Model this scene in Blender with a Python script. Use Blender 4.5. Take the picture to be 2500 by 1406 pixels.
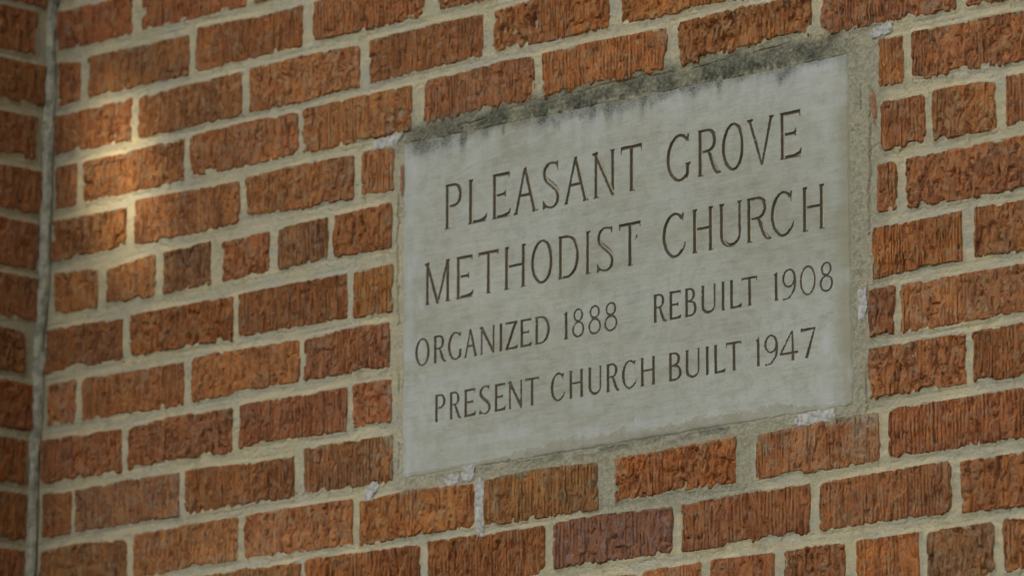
import bpy, math, random
import numpy as np
from mathutils import Vector, Matrix

for o in list(bpy.data.objects):
    bpy.data.objects.remove(o)
S = bpy.context.scene
COL = S.collection

# ------------------------------------------------------------------ camera
Z0 = 3.35                       # height of the measuring datum above the ground
cam = bpy.data.cameras.new('camera')
cam.sensor_width = 36.0
cam.lens = 200.05
cam.clip_start = 0.1
cam.clip_end = 500
camo = bpy.data.objects.new('camera', cam)
COL.objects.link(camo)
yaw, pit = -0.784207, 0.195522
fwd = Vector((math.sin(yaw) * math.cos(pit), math.cos(yaw) * math.cos(pit), math.sin(pit)))
camo.location = (5.08767, -4.49898, -1.73131 + Z0)
camo.rotation_euler = fwd.to_track_quat('-Z', 'Y').to_euler()
cam.dof.use_dof = True
cam.dof.focus_distance = 6.19
cam.dof.aperture_fstop = 7.5
S.camera = camo

# ------------------------------------------------------------------ sky, sun, exposure
SUN_EL, SUN_AZ = math.radians(36), math.radians(-3)      # azimuth measured from -Y towards +X
w = bpy.data.worlds.new('World')
S.world = w
w.use_nodes = True
nt = w.node_tree
sky = nt.nodes.new('ShaderNodeTexSky')
sky.sky_type = 'NISHITA'
sky.sun_disc = False
sky.sun_elevation = SUN_EL
sky.sun_rotation = math.pi - SUN_AZ
sky.dust_density = 4.0
sky.air_density = 1.0
hs = nt.nodes.new('ShaderNodeHueSaturation')
hs.inputs['Saturation'].default_value = 0.25             # a thin overcast: the blue is veiled
nt.links.new(sky.outputs[0], hs.inputs['Color'])
nt.links.new(hs.outputs[0], nt.nodes['Background'].inputs[0])
nt.nodes['Background'].inputs[1].default_value = 0.13
sl = bpy.data.lights.new('sun', 'SUN')
sl.energy = 2.0
sl.angle = math.radians(0.5)
sl.color = (1.0, 0.82, 0.55)
so = bpy.data.objects.new('sun', sl)
COL.objects.link(so)
sd_ = Vector((math.sin(SUN_AZ) * math.cos(SUN_EL), -math.cos(SUN_AZ) * math.cos(SUN_EL), math.sin(SUN_EL)))
so.rotation_euler = sd_.to_track_quat('Z', 'Y').to_euler()
so.location = (0, -6, 8)
S.view_settings.view_transform = 'Standard'
S.view_settings.look = 'None'
S.view_settings.gamma = 1
S.view_settings.use_curve_mapping = False
S.view_settings.exposure = 1.12

# ------------------------------------------------------------------ measured wall (millimetres)
# joint k lies near v = -67.7 k; UP = lower edge of the bricks above it, LO = upper edge of the bricks below
UP= {0: [(-203, 5.5), (-129, 4.4)], 1: [(-204, 11.3), (-164, 8.1), (-64, 7.0), (-44, 7.8), (54, 5.9), (142, 5.3)], 2: [(-202, 3.3), (-160, 2.7), (-147, 7.7), (43, 4.6), (55, 6.0), (145, 5.7), (247, 6.6), (269, 8.9), (455, 5.6), (478, 9.9), (529, 7.7), (592, 4.1)], 3: [(-206, 10.9), (-59, 7.2), (-48, 7.3), (140, 6.1), (151, 7.6), (245, 4.4), (303, 9.4), (346, 6.5), (363, 8.0), (436, 9.3), (550, 10.2), (568, 10.5), (624, 10.8), (665, 8.8), (709, 9.4), (751, 8.7), (775, 8.6), (810, 6.6), (866, 5.7), (881, 10.3), (975, 4.1)], 4: [(-202, 8.9), (-163, 9.3), (-149, 9.8), (-53, 9.1), (35, 9.7), (50, 13.4), (148, 9.6), (234, 11.7), (247, 9.6), (285, 8.8), (371, 8.7), (1162, 10.9), (1190, 9.2), (1265, 6.9), (1280, 8.0), (1360, 3.1)], 5: [(-208, 11.0), (-166, 12.0), (-110, 11.1), (-71, 12.5), (-17, 9.0), (75, 9.4), (125, 8.9), (148, 16.8), (209, 12.8), (253, 9.6), (335, 9.2), (349, 10.4), (402, 8.4), (1157, 7.5), (1189, 6.9), (1205, 5.8), (1267, 6.1), (1359, 2.9)], 6: [(-198, 12.8), (-122, 9.4), (-101, 12.7), (-18, 9.2), (1, 10.0), (112, 10.1), (188, 10.4), (207, 9.5), (290, 12.0), (305, 10.8), (393, 9.1), (1154, 4.9), (1213, 4.7), (1231, 4.2), (1318, 3.3), (1332, 4.2), (1357, 3.8)], 7: [(-218, 7.3), (-154, 7.1), (-84, 5.8), (-58, 8.5), (-9, 7.4), (112, 5.2), (128, 3.1), (139, 6.7), (236, 4.8), (325, 3.7), (337, 2.1), (404, 0.5), (1153, 6.4), (1175, 5.4), (1198, 4.2), (1284, 1.9), (1356, 1.6)], 8: [(-216, 8.9), (-158, 8.0), (-145, 7.2), (38, 2.9), (55, 5.9), (138, 4.1), (152, 5.7), (189, 7.0), (253, 6.4), (399, 2.0), (1144, 1.2), (1172, 3.4), (1260, 6.1), (1295, 5.7), (1355, 3.1)], 9: [(-222, 5.6), (-161, 5.6), (-73, 1.5), (-55, 4.6), (26, 6.3), (126, 3.0), (144, 6.0), (153, 7.5), (327, 5.0), (339, 6.1), (402, 5.0), (1143, 5.9), (1173, 5.0), (1182, 6.0), (1282, 6.2), (1353, 7.0)], 10: [(-217, 5.6), (-170, 4.9), (-149, 6.1), (33, 4.3), (48, 4.4), (154, 5.3), (237, 4.4), (253, 6.7), (360, 3.7), (1154, 7.0), (1203, 7.6), (1271, 8.1), (1352, 6.0)], 11: [(42, 8.4), (141, 7.4), (153, 6.9), (331, 5.7), (347, 2.3), (452, 5.0), (541, 4.3), (559, 3.1), (587, 2.4), (730, 1.8), (762, 6.9), (942, 6.9), (973, 6.5), (982, 6.9), (1069, 6.8), (1149, 8.2), (1163, 9.1), (1248, 9.2), (1350, 8.2)], 12: [(587, 4.7), (642, 7.0), (664, 10.3), (845, 9.5), (862, 8.5), (972, 7.6), (981, 10.5), (1046, 8.1), (1066, 9.7), (1220, 10.2), (1249, 7.8), (1265, 6.8), (1349, 4.9)], 13: [(1213, 3.0), (1318, 6.3), (1348, 5.5)]}
LO= {0: [(-203, -9.0), (-128, -9.5), (-105, -10.1)], 1: [(-201, -5.4), (-159, -10.8), (-143, -8.1), (44, -12.6), (54, -5.5), (174, -11.5), (244, -11.6)], 2: [(-205, -7.0), (-63, -7.0), (-47, -7.8), (136, -6.6), (151, -5.7), (244, -5.8), (344, -8.2), (360, -6.8), (436, -5.4), (550, -7.6), (566, -7.9), (633, -5.7)], 3: [(-203, -3.9), (-163, -4.7), (-150, -5.9), (34, -4.8), (64, -3.6), (147, -2.8), (240, -5.9), (250, -4.1), (342, -3.7), (429, -5.5), (472, -3.3), (592, -1.8), (638, -4.6), (654, -4.0), (727, -3.4), (842, -7.1), (868, -5.1), (917, -4.0), (975, -5.4), (1008, -5.6)], 4: [(-204, -4.1), (-159, -6.3), (-70, -6.4), (-55, -0.8), (136, -5.8), (150, -3.7), (246, -2.2), (335, -5.1), (351, -3.3), (404, -7.4), (1156, -7.4), (1190, -9.3), (1203, -7.1), (1260, -8.5), (1360, -9.8)], 5: [(-202, -3.1), (-126, -8.6), (-102, -12.0), (-19, -6.3), (0, -6.4), (84, -4.8), (108, -9.1), (190, -7.4), (206, -7.1), (290, -5.9), (304, -6.4), (404, -4.5), (1167, -9.5), (1220, -10.5), (1232, -8.6), (1298, -9.6), (1321, -14.2), (1335, -9.6), (1359, -9.9)], 6: [(-216, -4.2), (-75, -10.1), (-57, -9.0), (77, -9.1), (127, -10.8), (138, -9.0), (324, -10.4), (336, -9.6), (403, -10.8), (1151, -8.5), (1183, -9.7), (1195, -9.3), (1235, -8.5), (1357, -9.6)], 7: [(-217, -6.8), (-154, -7.0), (-50, -10.7), (39, -10.1), (62, -7.9), (78, -7.5), (238, -10.7), (253, -10.9), (322, -8.5), (399, -9.6), (1145, -9.3), (1206, -10.7), (1272, -9.1), (1292, -9.0), (1356, -10.3)], 8: [(-221, -8.1), (-74, -11.7), (-56, -12.2), (13, -7.7), (127, -10.6), (140, -9.7), (152, -8.7), (326, -10.4), (336, -9.1), (399, -10.5), (1142, -7.6), (1173, -9.0), (1185, -9.1), (1269, -9.5), (1354, -10.3)], 9: [(-219, -7.9), (-161, -10.1), (-62, -8.3), (34, -10.0), (47, -9.7), (89, -9.6), (153, -13.6), (234, -13.8), (253, -6.9), (298, -6.5), (405, -9.2), (1137, -3.9), (1229, -4.8), (1272, -5.9), (1283, -6.0), (1353, -4.8)], 10: [(-222, -11.2), (-157, -8.6), (-61, -13.7), (-43, -7.9), (142, -7.7), (154, -6.5), (335, -8.2), (358, -14.2), (382, -11.9), (417, -9.2), (428, -8.1), (531, -14.1), (554, -11.9), (587, -9.2), (638, -7.9), (734, -12.0), (760, -10.3), (827, -8.6), (942, -6.8), (971, -10.3), (1023, -8.2), (1094, -5.3), (1152, -7.1), (1175, -4.7), (1222, -6.0), (1271, -6.0), (1352, -5.8)], 11: [(52, -2.9), (155, -3.3), (165, -5.2), (247, -5.4), (257, -3.9), (440, -6.8), (461, -4.9), (532, -4.4), (587, -5.5), (651, -6.1), (664, -4.4), (741, -3.3), (794, -5.3), (845, -7.0), (867, -6.3), (982, -3.8), (1049, -4.5), (1067, -5.8), (1248, -2.7), (1264, -5.9), (1350, -5.7)], 12: [(708, -5.4), (790, -8.1), (826, -5.6), (868, -6.1), (904, -4.4), (981, -6.3), (998, -6.5), (1016, -6.9), (1098, -5.8), (1118, -5.7), (1204, -5.9), (1216, -6.4), (1297, -7.0), (1320, -5.1), (1349, -8.3)], 13: [(1213, -8.9), (1318, -6.1), (1347, -6.2)]}
BR= {0: [(-206, -64), (-45, 146), (160, 356)], 1: [(-202, -159), (-146, 44), (55, 246), (266, 454), (478, 661)], 2: [(-206, -62), (-48, 139), (152, 345), (361, 552), (569, 754), (774, 964), (981, 1161)], 3: [(-203, -163), (-151, 37), (46, 240), (248, 434), (453, 635), (648, 843), (861, 1060), (1075, 1267), (1280, 1471)], 4: [(-209, -68), (-55, 136), (149, 337), (349, 404), (1156, 1191), (1203, 1393)], 5: [(-202, -121), (-104, -14), (0, 87), (106, 190), (206, 292), (302, 400), (1159, 1221), (1231, 1319), (1333, 1435)], 6: [(-218, -73), (-58, 127), (137, 326), (336, 403), (1151, 1179), (1193, 1390)], 7: [(-213, -159), (-148, 40), (54, 244), (253, 398), (1145, 1270), (1287, 1465)], 8: [(-223, -72), (-60, 128), (140, 327), (336, 402), (1138, 1174), (1182, 1387)], 9: [(-218, -164), (-157, 34), (45, 237), (253, 404), (1136, 1273), (1282, 1462)], 10: [(-222, -60), (-47, 140), (150, 338), (349, 537), (554, 734), (759, 944), (972, 1150), (1164, 1384)], 11: [(-247, -159), (-147, 43), (58, 249), (257, 449), (461, 652), (663, 848), (861, 1051), (1064, 1250), (1263, 1431)], 12: [(613, 793), (801, 890), (903, 998), (1013, 1100), (1115, 1204), (1215, 1307), (1319, 1414)], 13: [(1004, 1179), (1190, 1363)]}
BEAD= [(-717, -235.2), (-665, -234.8), (-604, -235.2), (-543, -229.4), (-491, -226.3), (-418, -226.9), (-375, -218.7), (-322, -217.5), (-251, -215.3), (-171, -213.4), (-118, -212.2), (-64, -213.6), (3, -212.7)]
TXT= [[('P', 488.7, 518.6), ('L', 527.2, 558.5), ('E', 566.2, 596.6), ('A', 601.0, 640.9), ('S', 648.1, 675.5), ('A', 681.3, 721.5), ('N', 727.3, 762.5), ('T', 771.7, 804.4), ('G', 842.4, 879.3), ('R', 888.8, 924.5), ('O', 926.2, 960.3), ('V', 963.8, 1003.9), ('E', 1011.5, 1044.4)], [('M', 456.0, 499.9), ('E', 507.4, 536.5), ('T', 544.4, 577.3), ('H', 585.9, 622.5), ('O', 629.7, 664.9), ('D', 672.0, 706.8), ('I', 714.9, 724.8), ('S', 733.6, 760.4), ('T', 768.6, 801.9), ('C', 835.6, 870.1), ('H', 879.8, 913.6), ('U', 920.9, 956.2), ('R', 961.4, 998.7), ('C', 998.3, 1031.7), ('H', 1043.4, 1077.5)], [('O', 440.9, 464.7), ('R', 470.9, 492.0), ('G', 495.1, 518.1), ('A', 521.2, 543.7), ('N', 547.1, 571.7), ('I', 577.8, 584.9), ('Z', 587.8, 609.0), ('E', 611.8, 631.1), ('D', 635.6, 659.4), ('1', 681.0, 689.2), ('8', 695.0, 713.9), ('8', 720.5, 740.1), ('8', 745.3, 765.4), ('R', 820.6, 841.0), ('E', 844.6, 863.7), ('B', 868.4, 886.7), ('U', 893.3, 916.6), ('I', 922.9, 929.9), ('L', 935.9, 954.6), ('T', 954.1, 977.1), ('1', 1000.9, 1008.3), ('9', 1014.2, 1034.1), ('0', 1039.8, 1062.6), ('8', 1068.4, 1087.6)], [('P', 473.1, 491.0), ('R', 497.2, 517.2), ('E', 521.0, 540.7), ('S', 546.2, 564.3), ('E', 570.4, 589.0), ('N', 592.7, 616.1), ('T', 619.8, 642.3), ('C', 661.1, 682.9), ('H', 689.5, 712.5), ('U', 719.6, 741.6), ('R', 747.6, 768.7), ('C', 772.3, 794.5), ('H', 800.5, 823.8), ('B', 843.4, 863.3), ('U', 868.8, 891.7), ('I', 898.0, 905.9), ('L', 911.4, 929.4), ('T', 930.2, 952.8), ('1', 974.2, 980.6), ('9', 987.1, 1006.5), ('4', 1009.4, 1035.9), ('7', 1040.5, 1061.8)]]
PITCH = 67.7

# ------------------------------------------------------------------ noise
def _h(i, j, s):
    n = (i.astype(np.int64) * 374761393 + j.astype(np.int64) * 668265263 + int(s) * 2147483629 + 12345) & 0xFFFFFFFF
    n = ((n ^ (n >> 13)) * 1274126177) & 0xFFFFFFFF
    n = ((n ^ (n >> 16)) * 2246822519) & 0xFFFFFFFF
    return ((n ^ (n >> 15)) & 0xFFFFFF) / float(0xFFFFFF) * 2 - 1

def vn(x, y, s=0):
    x = np.asarray(x, float); y = np.asarray(y, float)
    x, y = np.broadcast_arrays(x, y)
    i = np.floor(x); j = np.floor(y)
    fx = x - i; fy = y - j
    fx = fx * fx * (3 - 2 * fx); fy = fy * fy * (3 - 2 * fy)
    a = _h(i, j, s); b = _h(i + 1, j, s); c = _h(i, j + 1, s); d = _h(i + 1, j + 1, s)
    return (a + (b - a) * fx) * (1 - fy) + (c + (d - c) * fx) * fy

def ss(a, b, x):
    t = np.clip((x - a) / (b - a), 0, 1)
    return t * t * (3 - 2 * t)

# ------------------------------------------------------------------ mesh helpers
def make_mesh(name, V, F, attr=None, smooth=True):
    """V (n,3), F (m,4) or (m,3) integer array."""
    me = bpy.data.meshes.new(name)
    n, k = F.shape
    me.vertices.add(len(V)); me.vertices.foreach_set('co', np.ascontiguousarray(V, dtype=np.float32).ravel())
    me.loops.add(n * k); me.loops.foreach_set('vertex_index', np.ascontiguousarray(F, dtype=np.int32).ravel())
    me.polygons.add(n)
    me.polygons.foreach_set('loop_start', np.arange(0, n * k, k, dtype=np.int32))
    me.polygons.foreach_set('loop_total', np.full(n, k, dtype=np.int32))
    me.polygons.foreach_set('use_smooth', np.full(n, smooth, dtype=bool))
    me.update(calc_edges=True)
    if attr is not None:
        a = me.color_attributes.new('stain', 'FLOAT_COLOR', 'POINT')
        c = np.ones((len(V), 4), dtype=np.float32); c[:, :3] = attr
        a.data.foreach_set('color', c.ravel())
    return me

def link(name, me, mat, parent=None, loc=(0, 0, 0)):
    o = bpy.data.objects.new(name, me)
    COL.objects.link(o)
    if mat is not None and not me.materials:
        me.materials.append(mat)
    if parent is not None:
        o.parent = parent
        o.location = Vector(loc) - parent.location
    else:
        o.location = loc
    return o

def tag(o, label=None, cat=None, group=None, kind=None):
    if label: o['label'] = label
    if cat: o['category'] = cat
    if group: o['group'] = group
    if kind: o['kind'] = kind
    return o

def grid_faces(nu, nv, keep=None):
    idx = np.arange(nu * nv).reshape(nv, nu)
    F = np.stack([idx[:-1, :-1], idx[:-1, 1:], idx[1:, 1:], idx[1:, :-1]], -1)
    F = F.reshape(-1, 4) if keep is None else F[keep]
    return F

def compact(V, F, A=None):
    used = np.zeros(len(V), bool); used[F.ravel()] = True
    m = np.cumsum(used) - 1
    return V[used], m[F], (None if A is None else A[used])

# ------------------------------------------------------------------ materials
def mat_new(name, rough=0.9):
    m = bpy.data.materials.new(name); m.use_nodes = True
    b = m.node_tree.nodes['Principled BSDF']
    b.inputs['Roughness'].default_value = rough
    b.inputs['Specular IOR Level'].default_value = 0.2
    return m, m.node_tree, b

class N:
    def __init__(s, nt): s.nt = nt
    def n(s, t, **k):
        x = s.nt.nodes.new(t)
        for a, b in k.items(): setattr(x, a, b)
        return x
    def l(s, a, b): s.nt.links.new(a, b)
    def coord(s, kind='Object', scale=(1, 1, 1), offset=None):
        tc = s.n('ShaderNodeTexCoord'); mp = s.n('ShaderNodeMapping')
        s.l(tc.outputs[kind], mp.inputs[0]); mp.inputs['Scale'].default_value = scale
        if offset is not None: s.l(offset, mp.inputs['Location'])
        return mp.outputs[0]
    def noise(s, vec, scale, detail=4, rough=0.6, dist=0.0):
        x = s.n('ShaderNodeTexNoise'); s.l(vec, x.inputs['Vector'])
        x.inputs['Scale'].default_value = scale; x.inputs['Detail'].default_value = detail
        x.inputs['Roughness'].default_value = rough; x.inputs['Distortion'].default_value = dist
        return x.outputs[0]
    def ramp(s, fac, stops):
        x = s.n('ShaderNodeValToRGB'); s.l(fac, x.inputs[0]); e = x.color_ramp.elements
        while len(e) < len(stops): e.new(0.5)
        for i, (p, c) in enumerate(stops):
            e[i].position = p
            e[i].color = (c, c, c, 1) if isinstance(c, (int, float)) else (*c, 1)
        return x.outputs[0]
    def mix(s, fac, a, b, mode='MIX'):
        x = s.n('ShaderNodeMix', data_type='RGBA', blend_type=mode)
        for i, v in ((0, fac), (6, a), (7, b)):
            if isinstance(v, (int, float)): x.inputs[i].default_value = v
            elif isinstance(v, tuple): x.inputs[i].default_value = (*v, 1)
            else: s.l(v, x.inputs[i])
        return x.outputs[2]
    def math(s, op, a, b=0.0, clamp=False):
        x = s.n('ShaderNodeMath', operation=op, use_clamp=clamp)
        for i, v in ((0, a), (1, b)):
            if isinstance(v, (int, float)): x.inputs[i].default_value = v
            else: s.l(v, x.inputs[i])
        return x.outputs[0]
    def bump(s, h, dist, strength, normal=None):
        x = s.n('ShaderNodeBump'); s.l(h, x.inputs['Height'])
        x.inputs['Distance'].default_value = dist; x.inputs['Strength'].default_value = strength
        if normal is not None: s.l(normal, x.inputs['Normal'])
        return x.outputs[0]

def brick_material():
    m, nt, b = mat_new('fired_brick', 0.92)
    g = N(nt)
    oi = g.n('ShaderNodeObjectInfo')
    off = g.n('ShaderNodeVectorMath', operation='SCALE'); off.inputs[0].default_value = (13.0, 7.0, 29.0)
    g.l(oi.outputs['Random'], off.inputs['Scale'])
    at = g.n('ShaderNodeAttribute', attribute_name='stain')
    sep = g.n('ShaderNodeSeparateColor'); g.l(at.outputs['Color'], sep.inputs[0])
    p = g.coord('Object', (1, 1, 1), off.outputs[0])
    ps = g.coord('Object', (1, 1, 0.16), off.outputs[0])
    streak = g.noise(ps, 170, 3, 0.6)
    blot = g.noise(p, 26, 4, 0.6, 0.4)
    fine = g.noise(g.coord('Object', (1, 1, 0.55), off.outputs[0]), 430, 3, 0.7)
    mid = g.noise(p, 85, 4, 0.6)
    c = g.mix(g.ramp(blot, [(0.32, 0), (0.66, 1)]), (0.325, 0.122, 0.042), (0.450, 0.188, 0.064))
    dk = g.noise(p, 13, 3, 0.5)
    c = g.mix(g.math('MULTIPLY', g.ramp(dk, [(0.50, 0), (0.66, 1)]), 0.5), c, (0.185, 0.085, 0.042))
    c = g.mix(g.math('MULTIPLY', g.ramp(streak, [(0.38, 1), (0.52, 0)]), 0.6), c, (0.135, 0.048, 0.028))
    c = g.mix(g.math('MULTIPLY', g.ramp(mid, [(0.50, 0), (0.62, 1)]), 0.65), c, (0.34, 0.205, 0.112))
    c = g.mix(g.math('MULTIPLY', g.ramp(fine, [(0.34, 1), (0.45, 0)]), 0.75), c, (0.070, 0.026, 0.018))
    c = g.mix(g.math('MULTIPLY', g.ramp(fine, [(0.60, 0), (0.72, 1)]), 0.30), c, (0.46, 0.30, 0.21))
    # pink fresh scrape / cement film, both painted on by hand as attribute
    film = g.math('MULTIPLY', sep.outputs[0], g.ramp(mid, [(0.40, 0.15), (0.60, 1)]), True)
    c = g.mix(film, c, (0.30, 0.28, 0.21))
    mould = g.math('MULTIPLY', sep.outputs[1], g.ramp(fine, [(0.42, 1), (0.6, 0.1)]), True)
    c = g.mix(mould, c, (0.07, 0.07, 0.05))
    c = g.mix(1.0, c, oi.outputs['Color'], 'MULTIPLY')
    g.l(c, b.inputs['Base Color'])
    n1 = g.bump(streak, 0.0022, 0.9)
    n2 = g.bump(mid, 0.0022, 0.7, n1)
    n3 = g.bump(fine, 0.0018, 1.0, n2)
    g.l(n3, b.inputs['Normal'])
    return m

def mortar_material(name='lime_mortar', base=(0.49, 0.445, 0.298), alt=(0.585, 0.510, 0.325), cement=(0.300, 0.285, 0.205)):
    m, nt, b = mat_new(name, 0.95)
    g = N(nt)
    at = g.n('ShaderNodeAttribute', attribute_name='stain')
    sep = g.n('ShaderNodeSeparateColor'); g.l(at.outputs['Color'], sep.inputs[0])
    p = g.coord('Object'); pl = g.coord('Object', (0.14, 1, 1))
    big = g.noise(p, 9, 3, 0.5); mid = g.noise(pl, 120, 3, 0.6)
    fine = g.noise(p, 520, 4, 0.7); gr = g.noise(p, 240, 3, 0.6); dirt = g.noise(p, 45, 4, 0.65)
    c = g.mix(g.ramp(big, [(0.38, 0), (0.62, 1)]), base, (base[0] * .92, base[1] * .97, base[2] * 1.12))
    c = g.mix(g.math('MULTIPLY', sep.outputs[2], g.ramp(mid, [(0.40, 0), (0.58, 1)])), c, alt)
    c = g.mix(g.math('MULTIPLY', g.ramp(dirt, [(0.33, 1), (0.47, 0)]), 0.32), c, (0.20, 0.18, 0.125))
    c = g.mix(sep.outputs[0], c, g.mix(g.ramp(gr, [(0.38, 0), (0.62, 1)]), cement, tuple(x * 1.35 for x in cement)))
    md = g.math('MULTIPLY', sep.outputs[1], g.ramp(g.math('ADD', g.math('MULTIPLY', gr, 0.5), g.math('MULTIPLY', dirt, 0.5)), [(0.40, 1), (0.62, 0.5)]), True)
    c = g.mix(md, c, (0.070, 0.073, 0.054))
    c = g.mix(g.math('MULTIPLY', g.ramp(fine, [(0.34, 1), (0.43, 0)]), 0.4), c, (0.13, 0.12, 0.085))
    c = g.mix(g.math('MULTIPLY', g.ramp(fine, [(0.60, 0), (0.72, 1)]), 0.35), c, (0.56, 0.53, 0.42))
    g.l(c, b.inputs['Base Color'])
    n1 = g.bump(gr, 0.0020, 0.9); n2 = g.bump(fine, 0.0013, 1.0, n1)
    g.l(n2, b.inputs['Normal'])
    return m

def slab_material():
    m, nt, b = mat_new('limestone', 0.85)
    g = N(nt)
    at = g.n('ShaderNodeAttribute', attribute_name='stain')
    sep = g.n('ShaderNodeSeparateColor'); g.l(at.outputs['Color'], sep.inputs[0])
    p = g.coord('Object'); pl = g.coord('Object', (0.12, 1, 1)); pv = g.coord('Object', (1, 1, 0.3))
    big = g.noise(pl, 22, 4, 0.55, 0.3); cloud = g.noise(p, 7, 4, 0.55); grain = g.noise(p, 420, 3, 0.7)
    sc = g.noise(pl, 260, 3, 0.7); drip = g.noise(pv, 60, 4, 0.6); blot = g.noise(p, 60, 3, 0.6)
    c = g.mix(g.ramp(cloud, [(0.36, 0), (0.64, 1)]), (0.345, 0.352, 0.278), (0.440, 0.452, 0.393))
    c = g.mix(g.math('MULTIPLY', g.ramp(big, [(0.42, 0), (0.66, 1)]), 0.6), c, (0.455, 0.475, 0.45))
    c = g.mix(g.math('MULTIPLY', g.ramp(blot, [(0.38, 1), (0.54, 0)]), 0.28), c, (0.245, 0.245, 0.19))
    c = g.mix(g.math('MULTIPLY', g.ramp(grain, [(0.30, 1), (0.48, 0)]), 0.32), c, (0.22, 0.22, 0.165))
    c = g.mix(g.math('MULTIPLY', g.ramp(grain, [(0.58, 0), (0.72, 1)]), 0.3), c, (0.50, 0.50, 0.45))
    c = g.mix(g.math('MULTIPLY', g.ramp(sc, [(0.54, 0), (0.70, 1)]), 0.35), c, (0.50, 0.50, 0.45))
    c = g.mix(g.math('MULTIPLY', g.ramp(sc, [(0.34, 1), (0.46, 0)]), 0.30), c, (0.24, 0.24, 0.18))
    c = g.mix(g.math('MULTIPLY', sep.outputs[0], 0.85), c, (0.30, 0.285, 0.20))       # mortar film at the rim
    c = g.mix(g.math('MULTIPLY', sep.outputs[2], g.ramp(drip, [(0.36, 0.2), (0.62, 1)])), c, (0.49, 0.508, 0.505))
    md = g.math('MULTIPLY', sep.outputs[1], g.ramp(grain, [(0.36, 1), (0.62, 0.45)]), True)
    c = g.mix(md, c, (0.055, 0.057, 0.042))
    g.l(c, b.inputs['Base Color'])
    g.l(g.bump(grain, 0.0004, 0.5, g.bump(sc, 0.0004, 0.35)), b.inputs['Normal'])
    return m

def letter_material():
    m, nt, b = mat_new('cut_letter', 0.9)
    g = N(nt); p = g.coord('Object')
    a = g.noise(p, 70, 3, 0.6); f = g.noise(p, 600, 3, 0.7)
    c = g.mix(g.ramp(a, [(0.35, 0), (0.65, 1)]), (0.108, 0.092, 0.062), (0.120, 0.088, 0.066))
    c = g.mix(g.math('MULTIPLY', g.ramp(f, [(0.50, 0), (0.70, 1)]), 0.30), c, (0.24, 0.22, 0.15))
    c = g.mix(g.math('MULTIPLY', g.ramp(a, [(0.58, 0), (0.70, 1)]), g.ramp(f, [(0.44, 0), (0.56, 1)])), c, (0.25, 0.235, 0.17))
    g.l(c, b.inputs['Base Color'])
    g.l(g.bump(f, 0.0005, 0.5), b.inputs['Normal'])
    return m

def plain(name, c1, c2, scale=60, bump=0.001, rough=0.9):
    m, nt, b = mat_new(name, rough)
    g = N(nt); p = g.coord('Object'); a = g.noise(p, scale, 4, 0.65)
    g.l(g.mix(g.ramp(a, [(0.38, 0), (0.60, 1)]), c1, c2), b.inputs['Base Color'])
    g.l(g.bump(a, bump, 0.8), b.inputs['Normal'])
    return m

M_BRICK = brick_material()
M_MORTAR = mortar_material()
M_SLAB = slab_material()
M_LETTER = letter_material()
M_WHITE = plain('white_cement', (0.30, 0.29, 0.255), (0.545, 0.54, 0.52), 150, 0.0004)
M_BEAD = plain('grey_sealant', (0.27, 0.26, 0.20), (0.52, 0.50, 0.39), 75, 0.003)
M_GRASS = plain('ground_grass', (0.05, 0.075, 0.03), (0.09, 0.11, 0.05), 8, 0.05)

# ------------------------------------------------------------------ wall planes
def curve(tab, k, u):
    """v of a joint edge at u."""
    base = -PITCH * k
    if k in tab:
        a = np.array(tab[k]); xs, ys = a[:, 0], a[:, 1]
        m = 6.5 if tab is UP else -7.0
        xs = np.concatenate([[xs[0] - 60], xs, [xs[-1] + 60]]); ys = np.concatenate([[m], ys, [m]])
        return base + np.interp(u, xs, ys)
    return base + (6.5 if tab is UP else -7.0) + 0 * np.asarray(u, float)

def main_xyz(a, v, H):
    return np.stack([a / 1000., -H / 1000., v / 1000. + Z0], -1)

def left_xyz(t, v, H):           # a = t, distance out from the corner; the plane leans a little
    return np.stack([(-208.8 + 0.0374 * v + H) / 1000., -t / 1000., v / 1000. + Z0], -1)

class Brick: pass
def rect_d(b, u, v):
    """signed distance outside the brick's outline with rounded corners (mm)."""
    vt = curve(b.lo, b.k, u) if b.lo is not None else b.vt + 0 * u
    vb = curve(b.up, b.k + 1, u) if b.up is not None else b.vb + 0 * u
    r = b.r
    dx = np.maximum(b.uL - u, u - b.uR) + r
    dy = np.maximum(vb - v, v - vt) + r
    d = np.hypot(np.maximum(dx, 0), np.maximum(dy, 0)) + np.minimum(np.maximum(dx, dy), 0) - r
    return d, v - vb

def edge_noise(u, v, wall):
    s = 900 * wall
    calm = 0.30 + 0.95 * ss(-.35, .5, vn(u / 38., v / 30., 10 + s))
    return calm * (0.9 * vn(u / 17., v / 17., 11 + s) + 0.9 * vn(u / 6., v / 8., 12 + s) + 0.5 * vn(u / 2.7, v / 4., 13 + s))

def edge_d(b, u, v, wall):
    d, up = rect_d(b, u, v)
    e = edge_noise(u, v, wall)
    low = ss(16, 3, up)                       # lower edges catch more smeared mortar
    smear = 4.4 * ss(0.25, 0.85, vn(u / 15., v / 11., 15 + 900 * wall)) * (0.35 + 0.65 * low)
    spikes = 2.4 * low * ss(0.1, 0.9, vn(u / 4.8, v / 30., 16 + 900 * wall)) * ss(-.2, .4, vn(u / 33., v / 40., 17 + 900 * wall))
    extra = 0.0
    if wall == 0 and b.k == 3:            # re-pointing smeared up over the bricks above the plaque
        extra = ss(455, 480, u) * ss(1075, 1050, u) * ss(30, 8, up) * (3.0 + 4.0 * vn(u / 21., 1, 18) + 3.0 * vn(u / 5., v / 20., 19))
        extra = extra + ss(860, 960, u) * ss(1070, 1040, u) * ss(30, 8, up) * 5.0
    return d + e * (0.7 + 0.5 * low) + smear + spikes + b.smear + np.maximum(extra, 0)

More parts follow.
